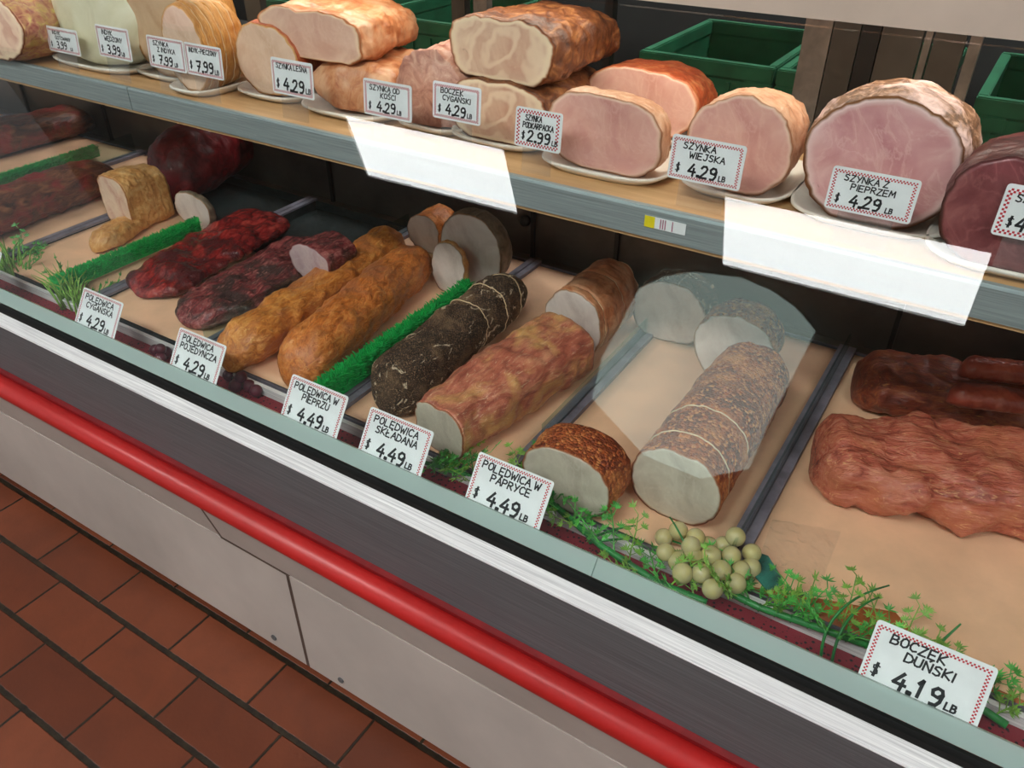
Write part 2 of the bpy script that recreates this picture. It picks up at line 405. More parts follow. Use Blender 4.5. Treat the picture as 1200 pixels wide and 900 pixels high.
# shelf
shelf = thing('display_shelf', 'long tan board shelf with a steel front edge inside the glass counter', 'shelf', (0, 0, 0))
MB().box(X0, X1, .856, 1.20, .868, .9045).build('shelf_board', M['board'], shelf)
for a, b in ((X0, -1.3205), (-1.3185, X1)):
    MB().prism([(.848, .868), (.8475, .903), (.849, .9065), (.856, .9065), (.856, .868)], a, b).build('shelf_edge', M['shelftrim'], shelf)
MB().box(X0, X1, .852, .90, .8625, .868).build('shelf_underlip', M['board'], shelf)
for x in (-2.9, -2.0, -1.05, -.1, .6):
    MB().prism([(.90, .8625), (1.325, .8625), (1.325, .79)], x-.004, x+.004).build('shelf_bracket', M['darker'], shelf)
# back counter
struct('trim_1', MB().box(X0, X1, 1.36, 2.1, .64, .70).build('trim_1', M['counter']))
struct('trim_2', MB().box(X0, X1, 1.40, 2.1, 0, .64).build('trim_2', M['counter']))

# ------------------------------------------------------------------ crates behind
def crate(x, label, w=.245, y=1.41, d=.34, h=.24):
    t = thing('plastic_crate', label, 'crate', (x+w/2, y+d/2, .70), 0, 'green crates behind the shelf')
    b = MB(); tk = .006; a, c = w/2, d/2
    b.box(-a+.008, a-.008, -c+.008, c-.008, 0, tk)
    b.box(-a+.008, a-.008, -c+.008, -c+.014, tk, h); b.box(-a+.008, a-.008, c-.014, c-.008, tk, h)
    b.box(-a+.008, -a+.014, -c+.014, c-.014, tk, h); b.box(a-.014, a-.008, -c+.014, c-.014, tk, h)
    for k in range(5):
        xx = -a+.03+k*(w-.06)/4
        b.box(xx-.003, xx+.003, -c+.004, -c+.008, .01, h-.03)
    b.build('tub', M['crate'], t)
    r = MB(); ro = .016
    r.box(-a, a, -c, -c+ro, h-.022, h+.004); r.box(-a, a, c-ro, c, h-.022, h+.004)
    r.box(-a, -a+ro, -c+ro, c-ro, h-.022, h+.004); r.box(a-ro, a, -c+ro, c-ro, h-.022, h+.004)
    for s in (-1, 1):
        r.prism([(-c-.001, h-.022), (-c-.001, h-.045), (-c+.01, h-.045), (-c+.01, h-.022)], s*a-.0 if s < 0 else a-.05, -a+.05 if s < 0 else a)
    r.build('rim', M['crate'], t, bevel=.002)
for x, l in ((-1.60, 'green plastic crate at the back behind the netted turkey roll'), (-1.27, 'green plastic crate at the back behind the big square ham block'), (-.625, 'green plastic crate at the back above the pink ham slice'), (-.375, 'green plastic crate at the back touching the taupe door stile'), (-.075, 'green plastic crate at the back above the dark red ham')):
    crate(x, l)

# ------------------------------------------------------------------ meat builder
def ringpt(a, w, h, e):
    c, s = math.cos(a), math.sin(a)
    return math.copysign(abs(c)**(2/e), c)*w, math.copysign(abs(s)**(2/e), s)*h
def meat(name, label, cat, p0, yaw, L, w, h, skin, front='cut', back='round', cut=None, e=2.4, amp=.004, freq=18, tf=1.0, tb=.9,
         rf=.12, rb=.18, twine=0, tw_rng=(.1, .85), group=None, seed=0, sink=.10, bend=0, flat=0, fine=.0012, lean=0, tilt=0, droop=0):
    """local x runs from the front end to the back end, z=0 is what it rests on"""
    root = thing(name, label, cat, p0, yaw, group)
    root.rotation_euler = (0, 0, yaw)
    rnd = random.Random(seed); NL, NR = 90, 72
    tws = [tw_rng[0]+(tw_rng[1]-tw_rng[0])*i/max(1, twine-1) for i in range(twine)]
    off = Vector((seed*3.17, seed*1.31, seed*.71))
    def sec(t):
        s = tf+(tb-tf)*t if not flat else 1
        s *= 1+.05*math.sin(PI*t)
        if front == 'round' and t < rf: s *= max(.02, math.sqrt(max(0, 1-(1-t/rf)**2)))
        if back == 'round' and t > 1-rb: s *= max(.02, math.sqrt(max(0, 1-(1-(1-t)/rb)**2)))
        for q in tws: s *= 1-.045*math.exp(-((t-q)/.012)**2)
        return s
    def pt(t, k, out=0.0):
        a = 2*PI*k/NR; s = sec(t)
        y, z = ringpt(a, w*s, h*s, e)
        zc = h*(s*.75+.25)
        x = L*t
        d = Vector((0, math.cos(a), math.sin(a)))
        q = Vector((x, y, z))
        n1 = noise.fractal(q*freq+off, 1.0, 2.0, 3)*amp*1.15 + noise.fractal(Vector((q.x*45, q.y*75, q.z*75))+off, 1, 2, 3)*min(amp*.55, .0032) + noise.noise(q*160+off)*fine*.8
        n1 *= min(1, s*1.2)
        q = q+d*(n1+out)
        ends = 0
        if front == 'cut' and t < .02: ends = 0
        q.x += noise.noise(Vector((0, y*30, z*30))+off)*.0035*(1 if front != 'cut' else .35)*(1-t)
        q.x += lean*(q.z+zc)*(1-t)
        q.z = max(0.0, q.z+zc-h*sink*.5)
        q.y += bend*math.sin(PI*t)
        q.z += droop*math.sin(PI*t)
        return q
    bm = bmesh.new(); rings = []
    ts = [i/(NL-1) for i in range(NL)]
    if front == 'round': ts = sorted(set(ts+[rf*x for x in (.02, .06, .12, .25, .4)]))
    if back == 'round': ts = sorted(set(ts+[1-rb*x for x in (.02, .06, .12, .25, .4)]))
    for t in ts: rings.append([bm.verts.new(pt(t, k)) for k in range(NR)])
    for i in range(len(ts)-1):
        for k in range(NR): bm.faces.new((rings[i][k], rings[i][(k+1) % NR], rings[i+1][(k+1) % NR], rings[i+1][k]))
    def capface(r, flip):
        c = Vector((0, 0, 0))
        for v in r: c += v.co
        cv = bm.verts.new(c/NR)
        for k in range(NR):
            f = (cv, r[k], r[(k+1) % NR]); bm.faces.new(f[::-1] if flip else f)
    capface(rings[0], True); capface(rings[-1], False)
    bmesh.ops.recalc_face_normals(bm, faces=bm.faces)
    me = bpy.data.meshes.new('rind'); bm.to_mesh(me); bm.free(); me.materials.append(skin)
    for p in me.polygons: p.use_smooth = True
    newobj('rind', me, root)
    def cutpart(t, sgn):
        base = [pt(t, k) for k in range(NR)]
        c = sum(base, Vector())/NR
        bm = bmesh.new(); lay = bm.verts.layers.float.new('rim'); rs = []
        for j in range(1, 13):
            f = j/12
            r = []
            for b in base:
                v = bm.verts.new(c+(b-c)*f*1.002+Vector((sgn*(.0022+.0015*(1-f*f)+noise.noise((c+(b-c)*f)*55+off)*.0008), 0, 0))); v[lay] = f; r.append(v)
            rs.append(r)
        for b in base:
            pass
        back = [bm.verts.new(b+(c-b)*.02) for b in base]
        for v in back: v[lay] = 1
        cv = bm.verts.new(c+Vector((sgn*.0037, 0, 0))); cv[lay] = 0
        for k in range(NR):
            bm.faces.new((cv, rs[0][k], rs[0][(k+1) % NR]))
            for j in range(11): bm.faces.new((rs[j][k], rs[j+1][k], rs[j+1][(k+1) % NR], rs[j][(k+1) % NR]))
            bm.faces.new((rs[11][k], back[k], back[(k+1) % NR], rs[11][(k+1) % NR]))
        bmesh.ops.recalc_face_normals(bm, faces=bm.faces)
        me = bpy.data.meshes.new('cut_face'); bm.to_mesh(me); bm.free(); me.materials.append(cut)
        for p in me.polygons: p.use_smooth = True
        o = newobj('cut_face', me, root); return o
    if front == 'cut' and cut: cutpart(0, -1)
    if back == 'cut' and cut: cutpart(1, 1)
    for q in tws:
        b = MB(); j = rnd.uniform(-.02, .02)
        b.tube([pt(min(.98, max(.02, q+j*math.sin(2*PI*k/NR))), k, .0006) for k in range(NR)], .0009, 6, closed=True)
        b.build('twine', M['twine'], root, True)
    return root

def face(l, r, t, b, zb):
    """position and half sizes of a cut face that looks along -Y, from its outline"""
    B = onz(b[0], b[1], zb); Y = B.y
    xl, xr, zt = ony(l[0], l[1], Y).x, ony(r[0], r[1], Y).x, ony(t[0], t[1], Y).z
    return Vector(((xl+xr)/2, Y, zb)), (xr-xl)/2, (zt-zb)/2
def lay(f, b, zb):
    A, B = onz(f[0], f[1], zb), onz(b[0], b[1], zb)
    d = B-A
    return A, math.atan2(d.y, d.x), d.length
N90 = PI/2

C = dict(
    pink=cutmat('cooked_ham_cut', (214, 164, 148), (200, 142, 126), (228, 186, 168), (190, 110, 70), .035, (236, 204, 176), .05),
    pinkpale=cutmat('pale_pork_cut', (216, 174, 154), (202, 154, 136), (230, 196, 174), (190, 112, 58), .03, (236, 204, 172), .07, .3),
    rolled=cutmat('rolled_belly_cut', (218, 178, 152), (200, 148, 126), (240, 212, 182), (150, 84, 44), .03, (240, 214, 182), .13, .9, swirl=1),
    rosy=cutmat('rosy_ham_cut', (214, 162, 150), (198, 138, 130), (226, 182, 170), (170, 112, 76), .025, (234, 200, 178), .05),
    pepper=cutmat('pepper_ham_cut', (208, 154, 154), (190, 128, 132), (224, 182, 178), (130, 84, 50), .04, (226, 194, 190), .09, .5),
    darkred=cutmat('dark_ham_cut', (124, 66, 68), (100, 48, 52), (156, 96, 94), (70, 36, 34), .03, None, 0, .5),
    turkey=cutmat('turkey_cut', (220, 188, 164), (208, 172, 146), (232, 206, 184), (204, 150, 84), .04),
    turkeydark=cutmat('smoked_turkey_cut', (204, 170, 136), (192, 154, 120), (216, 186, 152), (196, 140, 70), .05, seams=.1),
    white=cutmat('white_loin_cut', (206, 192, 184), (186, 170, 162), (220, 208, 200), (150, 110, 74), .03, seams=.25),
    loin=cutmat('grey_loin_cut', (194, 184, 166), (174, 162, 146), (212, 204, 188), (150, 84, 44), .03, seams=.3),
    chunk=cutmat('mauve_cut', (184, 160, 160), (164, 134, 138), (204, 184, 182), (130, 60, 60), .04),
    bacon=cutmat('bacon_chunk_cut', (226, 196, 172), (200, 150, 130), (240, 220, 196), (180, 120, 70), .05),
)
K = dict(
    golden=skinmat('golden_rind', [(150, 92, 50), (196, 136, 84), (222, 176, 128)], 18, bump=.35),
    orange=skinmat('orange_smoked_rind', [(150, 80, 46), (190, 124, 82), (212, 162, 122)], 18, bump=.35, big=(210, 164, 128)),
    roast=skinmat('roasted_rind', [(58, 28, 16), (112, 62, 32), (164, 108, 62)], 20, rough=.5, bump=.8),
    ham=skinmat('ham_rind', [(178, 120, 88), (208, 158, 126), (224, 186, 158)], 22, bump=.3),
    hamred=skinmat('red_ham_rind', [(140, 56, 32), (184, 88, 52), (208, 132, 84)], 22, bump=.3),
    pepham=skinmat('peppered_rind', [(54, 34, 24), (124, 84, 56), (206, 164, 138)], 34, rough=.55, bump=.9, big=(220, 186, 180)),
    dark=skinmat('dark_ham_rind', [(50, 24, 24), (82, 40, 40), (110, 58, 54)], 20),
    turkey=skinmat('pale_turkey_skin', [(206, 198, 166), (220, 212, 182), (228, 222, 198)], 6, rough=.3, bump=.05, bs=30),
    net=skinmat('netted_turkey_casing', [(160, 100, 42), (196, 138, 70), (224, 174, 102)], 16, (22, 2, 2), bump=.4),
    smoke=skinmat('smoked_loin_rind', [(138, 66, 26), (206, 116, 50), (228, 156, 88)], 38, (.7, 1.3, 1.3), bump=.6, big=(176, 104, 64), streak=(228, 172, 108), rough=.3),
    smokegold=skinmat('smoked_loin_gold_rind', [(150, 78, 30), (208, 128, 56), (230, 172, 96)], 38, (.7, 1.3, 1.3), bump=.6, streak=(232, 186, 118), big=(180, 108, 60), rough=.3),
    rosy=skinmat('rosy_loin_rind', [(140, 70, 58), (184, 104, 82), (210, 146, 112)], 22, (.5, 1.5, 1.5), bump=.6, streak=(236, 206, 168), big=(210, 158, 100), rough=.28),
    belly=skinmat('danish_belly_rind', [(122, 54, 42), (182, 94, 74), (208, 140, 112)], 20, (.4, 1.8, 1.8), bump=.8, streak=(234, 176, 120), big=(190, 108, 80), rough=.26),
    bellydark=skinmat('dark_belly_rind', [(72, 26, 18), (126, 54, 38), (166, 94, 54)], 18, (.5, 1.6, 1.6), bump=.7, streak=(190, 130, 66)),
    red=skinmat('dried_red_meat', [(58, 12, 14), (140, 34, 34), (184, 74, 62)], 24, (.6, 1.4, 1.4), bump=1.0, rough=.2, big=(78, 30, 32)),
    purple=skinmat('dried_purple_meat', [(46, 20, 22), (124, 52, 54), (172, 104, 98)], 24, (.5, 1.5, 1.5), bump=1.0, rough=.2, big=(66, 50, 48), streak=(196, 138, 128)),
    brown=skinmat('dark_brown_meat', [(48, 24, 16), (104, 58, 38), (150, 98, 66)], 20, (.5, 1.5, 1.5), bump=.7, big=(136, 44, 40)),
    redblob=skinmat('red_reflection_skin', [(64, 8, 12), (108, 16, 22), (146, 38, 40)], 16, bump=.4),  # colour of a red reflection in the glass, put on a solid lump
    cream=skinmat('bacon_rind', [(178, 112, 54), (210, 154, 90), (228, 188, 132)], 24, bump=.5),
    casing=skinmat('grey_ham_casing', [(90, 76, 60), (128, 112, 92), (160, 146, 124)], 20, bump=.4),
    rib=skinmat('raw_pink_ham', [(164, 104, 90), (204, 148, 128), (226, 182, 160)], 18, (.4, 1.4, 1.4), bump=.5),
    finger_reflection=skinmat('finger_reflection_skin', [(104, 38, 28), (152, 66, 50), (180, 96, 72)], 14, bump=.2, rough=.3),  # skin of the shapes that stand in for reflected fingers
    pepper=spicemat('black_pepper_crust', (98, 74, 56), (44, 34, 28), (160, 128, 96), 620, .75, patch=(226, 208, 180)),
    paprika=spicemat('paprika_crust', (170, 84, 40), (100, 36, 18), (214, 140, 80), 260, .8),
    mixed=skinmat('cold_cut_mix', [(170, 80, 80), (214, 160, 120), (228, 210, 120)], 30, rough=.3, bump=.5),
)
# ------------------------------------------------------------------ foam plates on the shelf
ZS = .9045
def plate(cx, cy, w, d, label, rz=0, rim=.013):
    bm = bmesh.new(); n = 48
    prof = [(.0, .0025), (.72, .0025), (.80, .004), (.96, rim), (1.0, rim), (1.0, rim-.003), (.82, 0.0), (.0, 0.0)]
    rings = []
    for f, z in prof:
        if f == 0: rings.append(bm.verts.new((0, 0, z))); continue
        r = []
        for k in range(n):
            x, y = ringpt(2*PI*k/n, w/2*f, d/2*f, 3.4); r.append(bm.verts.new((x, y, z)))
        rings.append(r)
    for i in range(len(prof)-1):
        a, b = rings[i], rings[i+1]
        for k in range(n):
            if not isinstance(a, list): bm.faces.new((a, b[k], b[(k+1) % n]))
            elif not isinstance(b, list): bm.faces.new((a[(k+1) % n], a[k], b))
            else: bm.faces.new((a[k], b[k], b[(k+1) % n], a[(k+1) % n]))
    bmesh.ops.recalc_face_normals(bm, faces=bm.faces)
    me = bpy.data.meshes.new('foam_plate'); bm.to_mesh(me); bm.free(); me.materials.append(M['foam'])
    for p in me.polygons: p.use_smooth = True
    o = newobj('foam_plate', me); o.location = (cx, cy, ZS); o.rotation_euler = (0, 0, rz)
    return tag(o, label, 'plate', 'white foam plates on the shelf')
ZP = ZS+.0046
def shelf_ham(name, label, cat, l, r, t, b, L, skin, cut, zb=ZP, plate_lab=None, pw=1.1, pd=.17, pshift=0, **kw):
    p, w, h = face(l, r, t, b, zb)
    o = meat(name, label, cat, p, N90+kw.pop('turn', 0), L, w, h, skin, 'cut', cut=cut, **kw)
    if plate_lab: plate(p.x+pshift, max(p.y-.032, .862)+pd/2, 2*w*pw, pd, plate_lab)
    return o
shelf_ham('cold_cut_pile', 'yellow and pink mixed meat pile at the far left of the shelf', 'meat', (-60, 40), (30, 40), (-5, -10), (0, 70), .12, K['mixed'], C['rolled'], seed=31, amp=.008)
p, w, h = face((40, 30), (160, 40), (110, -42), (100, 77), ZP)
meat('turkey_breast', 'large smooth whitish boiled turkey breast behind two tags', 'turkey', p+Vector((-.012, 0, 0)), N90, .12, w*.88, h, K['turkey'], 'round', 'round', e=2.1, rf=.5, rb=.45, amp=.002, seed=2, tb=1)
plate(p.x-.012, p.y+.055, w*1.6, .15, 'white foam plate under the whitish turkey breast')
shelf_ham('smoked_turkey_roll', 'brownish smoked turkey roll with a smooth tan cut face', 'turkey', (152, 20), (222, 40), (185, -40), (185, 86), .13, K['net'], C['turkeydark'], plate_lab='white foam plate under the tan smoked turkey roll', seed=3, e=2.1)
shelf_ham('netted_turkey_roll', 'golden netted turkey roll with a pale oval cut face', 'turkey', (194, 50), (242, 70), (213, 4), (222, 105), .115, K['net'], C['turkey'], plate_lab='white foam plate under the golden netted turkey roll', seed=4, e=2.1, twine=7, tw_rng=(.1, .9), back='round', rb=.3)
shelf_ham('ham_half', 'pale ham half peeking out left of the big square ham block', 'ham', (278, 70), (352, 90), (312, 26), (322, 112), .14, K['hamred'], C['turkey'], plate_lab='white foam plate under the pale ham half left of the block', seed=5, e=2.2)
p6, w6, h6 = face((352, 100), (452, 110), (400, 78), (400, 132), ZP)
meat('smoked_ham_end', 'rough tan smoked ham end lying under the big square block', 'ham', p6, N90, .20, w6, h6, K['orange'], 'round', 'round', e=2.6, rf=.22, rb=.3, amp=.009, seed=6)
plate(p6.x, p6.y+.06, w6*2.15, .18, 'white foam plate under the rough tan ham end')
p5, w5, h5 = face((308, 50), (427, 62), (365, 10), (375, 82), ZP+2*h6*.93)
p5.y = p6.y+.02
zb5 = ZP+2*h6*.96
xl, xr = ony(308, 50, p5.y).x, ony(427, 62, p5.y).x
zt = ony(365, 10, p5.y).z
meat('ham_block', 'big square ham block with a pink cut face stacked on top', 'ham', Vector(((xl+xr)/2, p5.y, zb5)), N90, .17, (xr-xl)/2, (zt-zb5)/2, K['orange'], 'cut', cut=C['pinkpale'], e=3.2, seed=7, amp=.006, tb=.85)
shelf_ham('bone_ham', 'fibrous pink ham on the bone between two tags', 'ham', (470, 120), (545, 130), (540, 62), (500, 147), .17, K['rib'], None, seed=8, amp=.012, plate_lab='white foam plate under the fibrous pink bone ham', e=2.2)
shelf_ham('belly_slab', 'lower slab of rolled roasted belly under the larger roll', 'bacon', (530, 130), (640, 140), (585, 94), (590, 167), .20, K['roast'], C['rolled'], plate_lab='white foam plate under the lower belly slab', seed=9, e=3, pd=.19, tb=.95)
pb, wb, hb = face((530, 130), (640, 140), (585, 94), (590, 167), ZP)
zb8 = ZP+2*hb*.95
xl, xr = ony(526, 60, pb.y+.012).x, ony(655, 70, pb.y+.012).x
zt = ony(575, 17, pb.y+.012).z
meat('rolled_belly', 'large rolled belly with swirled cut face and dark roasted rind on top', 'bacon', Vector(((xl+xr)/2, pb.y+.012, zb8)), N90-.06, .215, (xr-xl)/2, (zt-zb8)/2, K['roast'], 'cut', cut=C['rolled'], e=3.0, seed=10, amp=.006, tb=.82)
shelf_ham('ham_piece', 'orange skinned ham piece leaning behind the pink ham slice', 'ham', (685, 120), (820, 120), (745, 78), (760, 160), .10, K['hamred'], C['pink'], plate_lab='white foam plate under the orange skinned ham', seed=11, e=2.3, zb=ZP)
shelf_ham('ham_slice', 'thick pink ham slice with a red spot in front of its tag', 'ham', (641, 150), (778, 160), (705, 109), (720, 203), .045, K['ham'], C['rosy'], plate_lab='white foam plate under the thick pink ham slice', seed=12, e=2.6, back='flat', pd=.13, pw=1.1)
shelf_ham('country_ham', 'round pale pink ham with light rind behind its tag', 'ham', (806, 160), (930, 180), (880, 110), (865, 226), .10, K['ham'], C['rosy'], plate_lab='white foam plate under the round pale pink ham', seed=13, e=2.2, tb=.86)
shelf_ham('peppered_ham', 'large pink ham with black pepper crust across its top', 'ham', (937, 200), (1128, 215), (1045, 110), (1030, 264), .11, K['pepham'], C['pepper'], plate_lab='white foam plate under the large pepper crusted ham', seed=14, e=2.25, tb=.95)
shelf_ham('dark_ham', 'dark red ham at the right end of the shelf', 'ham', (1102, 240), (1285, 290), (1190, 178), (1175, 316), .13, K['dark'], C['darkred'], plate_lab='white foam plate under the dark red ham', seed=15, e=2.2)

# barcode sticker on the shelf edge
st = thing('price_sticker', 'yellow and white barcode sticker on the front of the shelf edge', 'sticker', ony(780, 254, .846))
MB().box(-.026, .026, -.0006, 0, -.007, .007).build('paper', M['card'], st)
MB().box(-.026, -.013, -.0011, -.0006, -.007, .007).build('yellow_band', plain('yellow_print', (232, 214, 30), .5, var=.02), st)
b = MB()
for x in (-.006, -.003, .0, .009): b.box(x, x+.0011, -.0011, -.0006, -.006, .006)
b.build('bars', plain('magenta_print', (170, 90, 120), .5), st)
st.location.z = .889; st.location.y = .8472

# ------------------------------------------------------------------ deck pans, liners, dividers
ZD = .551
BX = [-3.2, -2.59, -2.286, -1.98, -1.674, -1.362, -1.056, -.75, -.444, -.138, .47]
PANLAB = ['at the far left end of the deck', 'second from the far left end', 'left of the dark brown roast', 'under the dark brown roast', 'under the bacon chunks', 'under the dried red meats', 'under the two smoked loins', 'under the pepper crusted loin', 'under the paprika loins', 'under the danish belly at the right']
for i in range(len(BX)-1):
    a, b = BX[i]+.0015, BX[i+1]-.0015
    t = thing('deli_pan', 'shallow grey metal pan '+PANLAB[i], 'pan', ((a+b)/2, .975, .53), 0, 'pans along the deck')
    w = (b-a)/2
    q = MB(); q.box(-w+.011, w-.011, -.295, .295, 0, .003)
    q.box(-w+.009, -w+.012, -.295, .295, .003, .022); q.box(w-.012, w-.009, -.295, .295, .003, .022)
    q.box(-w+.012, w-.012, -.295, -.292, .003, .018); q.box(-w+.012, w-.012, .292, .295, .003, .022)
    q.build('well', M['pandark'] if i in (4, 5) else M['pan'], t)
    for u in (-w, w-.012): MB().box(u, u+.012, -.298, .298, .022, .0265).build('flange', M['pan'], t)
def sheet(name, label, cat, poly, z, mat, amp=.001, seed=0, group=None):
    """paper liner: an outline filled with a fine wavy mesh"""
    bm = bmesh.new(); vs = [bm.verts.new((x, y, z)) for x, y in poly]; bm.faces.new(vs)
    for ax in (0, 1):
        lo_ = min(v.co[ax] for v in bm.verts); hi = max(v.co[ax] for v in bm.verts); n = int((hi-lo_)/.02)
        for k in range(1, n):
            c = [0, 0, 0]; c[ax] = lo_+(hi-lo_)*k/n; nn = [0, 0, 0]; nn[ax] = 1
            bmesh.ops.bisect_plane(bm, geom=bm.verts[:]+bm.edges[:]+bm.faces[:], plane_co=c, plane_no=nn)
    for v in bm.verts: v.co.z += -abs(noise.noise(Vector((v.co.x*9+seed, v.co.y*6, seed))))*amp
    bmesh.ops.solidify(bm, geom=bm.faces[:], thickness=.0005)
    me = bpy.data.meshes.new(name); bm.to_mesh(me); bm.free(); me.materials.append(mat)
    for p in me.polygons: p.use_smooth = True
    o = newobj(name, me); return tag(o, label, cat, group)
for i in range(len(BX)-1):
    a, b = BX[i]+.014, BX[i+1]-.014
    back = {4: 1.06, 5: 1.0}.get(i, 1.262)
    if i < len(BX)-2:
        sheet('paper_liner', 'peach butcher paper lining the pan '+PANLAB[i].replace('under', 'beneath'), 'paper', [(a, .684), (b, .684), (b, back), (a, back)], ZD-.001, M['paper'], .0012, i, 'peach paper liners')
    else:
        sheet('paper_liner', 'orange kraft paper showing at the front of the right pan', 'paper', [(a, .684), (b, .684), (b, .95), (a, .95)], ZD-.0035, M['kraft'], .0004, i)
        q = [onz(x, y, ZD) for x, y in ((940, 722), (1050, 716), (1100, 776))]
        sheet('paper_liner', 'wide peach butcher paper sheet in front of the danish belly', 'paper', [(a, q[0].y+.006), (q[1].x, q[1].y), (q[2].x, q[2].y), (b, .686), (b, 1.262), (a, 1.262)], ZD-.001, M['paper'], .0008, 40, 'peach paper liners')
# clear dividers standing between some pans
def acry(x, y0, y1, h, label):
    o = MB().box(x-.0015, x+.0015, y0, y1, .5572, .5572+h).build('acrylic_divider', M['acrylic']); tag(o, label, 'divider', 'clear acrylic dividers')
acry(-.138, .70, 1.26, .03, 'low clear divider right of the large paprika loin')
acry(-.444, .78, 1.15, .028, 'low clear divider left of the paprika loins')
acry(-1.056, .70, 1.25, .035, 'low clear divider between dried meats and smoked loins')
acry(-1.98, .74, 1.25, .05, 'clear divider beside the dark brown roast at the left')
# turf dividers
def turf(x, y0, y1, label, dx=0, h=.03, n=2200, seed=0, z=.5572):
    t = thing('turf_divider', label, 'divider', (x, y0, z), 0, 'green plastic turf dividers')
    L = y1-y0; rnd = random.Random(seed)
    MB().prism([(0, 0), (0, h*.75), (L, h*.75), (L, 0)], -.007, .007).build('strip', M['green'], t)
    b = MB()
    for k in range(n):
        y = rnd.uniform(0, L); s = rnd.choice((-1, 1, 0)); zz = rnd.uniform(.1, .8)*h
        if s == 0: p = Vector((rnd.uniform(-.007, .007), y, h*.74)); d = Vector((rnd.uniform(-.4, .4), rnd.uniform(-.4, .4), 1))
        else: p = Vector((s*.0068, y, zz)); d = Vector((s, rnd.uniform(-.5, .5), .55))
        b.blade(p, d.normalized()*rnd.uniform(.007, .0105), Vector((0, 1, 0)) if s else Vector((1, 0, 0)), .0011)
    tu = b.build('turf_blades', M['green'], t); tag(tu, kind='stuff')
turf(-.766, .665, 1.06, 'bright green turf divider between smoked loin and pepper loin', seed=1, h=.05)
turf(-1.43, .67, 1.0, 'bright green turf divider left of the dried red meats', seed=2, h=.034)
turf(-2.04, .87, 1.18, 'bright green turf divider at the far left edge', seed=3)

# ------------------------------------------------------------------ meats on the deck
def deck_loin(name, label, cat, f, b, w, h, skin, zb=ZD, **kw):
    A, yaw, L = lay(f, b, zb)
    return meat(name, label, cat, A, yaw, L, w, h, skin, **kw)
def deck_cut(name, label, cat, l, r, t, b, L, skin, cut, zb=ZD, **kw):
    p, w, h = face(l, r, t, b, zb)
    return meat(name, label, cat, p, N90+kw.pop('turn', 0), L, w, h, skin, 'cut', cut=cut, **kw)
deck_cut('paprika_loin', 'large paprika crusted loin with pale round cut face', 'loin', (740, 555), (846, 582), (790, 524), (815, 618), .33, K['paprika'], C['loin'], e=2.2, twine=2, tw_rng=(.1, .3), seed=20, amp=.003, rb=.1)
deck_cut('paprika_loin_end', 'short paprika crusted loin end left of the large loin', 'loin', (613, 555), (717, 570), (650, 520), (668, 600), .085, K['paprika'], C['loin'], e=2.3, seed=21, amp=.003, rb=.35)
deck_loin('layered_loin', 'rosy tied loin with streaky rind behind its tag', 'loin', (515, 528), (668, 428), .053, .046, K['rosy'], front='cut', cut=C['loin'], e=2.7, seed=22, amp=.006, rb=.06, tb=1.1, tf=.88)
deck_loin('pepper_loin', 'long loin coated in coarse black pepper', 'loin', (452, 492), (608, 352), .045, .044, K['pepper'], front='round', rf=.12, e=2.3, seed=23, amp=.005, twine=3, tw_rng=(.55, .85))
deck_loin('smoked_loin', 'orange smoked loin right of its twin against the turf', 'loin', (345, 464), (495, 320), .045, .043, K['smoke'], front='round', rf=.16, rb=.10, e=2.3, seed=24, amp=.005, tf=1.05)
deck_loin('smoked_loin', 'golden smoked loin left of its twin', 'loin', (268, 440), (468, 290), .042, .036, K['smokegold'], front='round', rf=.12, rb=.12, e=2.3, seed=25, amp=.006, bend=-.008)
deck_loin('dried_meat', 'dark purple dried meat strip at the right of the pair', 'dried meat', (220, 386), (394, 290), .094, .021, K['purple'], front='round', tf=.8, rf=.2, e=2.4, seed=26, amp=.011)
deck_loin('dried_meat', 'deep red dried meat strip at the left of the pair', 'dried meat', (166, 351), (322, 257), .086, .019, K['red'], front='round', tf=.8, rf=.2, e=2.4, seed=27, amp=.011)
deck_cut('loin_chunk', 'mauve loin chunk with round pale face on the purple meat', 'loin', (342, 308), (387, 320), (365, 288), (370, 330), .09, K['purple'], C['chunk'], zb=ZD+.037, e=2.1, seed=28)
deck_cut('smoked_chunk', 'small smoked chunk with white cut face behind the loins', 'loin', (480, 265), (515, 280), (495, 250), (500, 295), .08, K['smoke'], C['white'], seed=29)
deck_cut('ham_round', 'white round cut ham propped behind the pepper loin', 'ham', (517, 285), (588, 300), (555, 249), (555, 334), .05, K['casing'], C['white'], e=2.1, seed=30, amp=.002)
deck_cut('white_slice', 'thin white meat slice tucked below the white round ham', 'meat slice', (507, 310), (545, 320), (525, 284), (528, 343), .02, K['cream'], C['white'], seed=32)
deck_cut('smoked_ham', 'tied smoked ham with pale cut face at the back', 'ham', (640, 375), (706, 390), (672, 338), (682, 420), .17, K['orange'], C['white'], e=2.2, seed=33, twine=3)
deck_cut('pepper_ham_end', 'speckled ham end at the back beside the paper liner', 'ham', (742, 365), (828, 380), (785, 330), (790, 402), .08, K['pepper'], C['white'], seed=34)
deck_cut('loin_half', 'white cut loin half behind the large paprika loin', 'loin', (812, 405), (905, 425), (865, 368), (850, 446), .08, K['paprika'], C['white'], seed=35, e=2.2)
A, yaw, L = lay((948, 598), (1260, 652), ZD)
deck_belly = meat('danish_belly', 'long red fibrous smoked belly on the wide peach paper', 'bacon', A+Vector((-math.sin(yaw)*.075, math.cos(yaw)*.075, 0)), yaw, L, .078, .040, K['belly'], 'round', 'round', e=2.8, rf=.10, seed=36, amp=.012, tf=.95, tb=1.05)
A, yaw, L = lay((975, 508), (1290, 545), ZD)
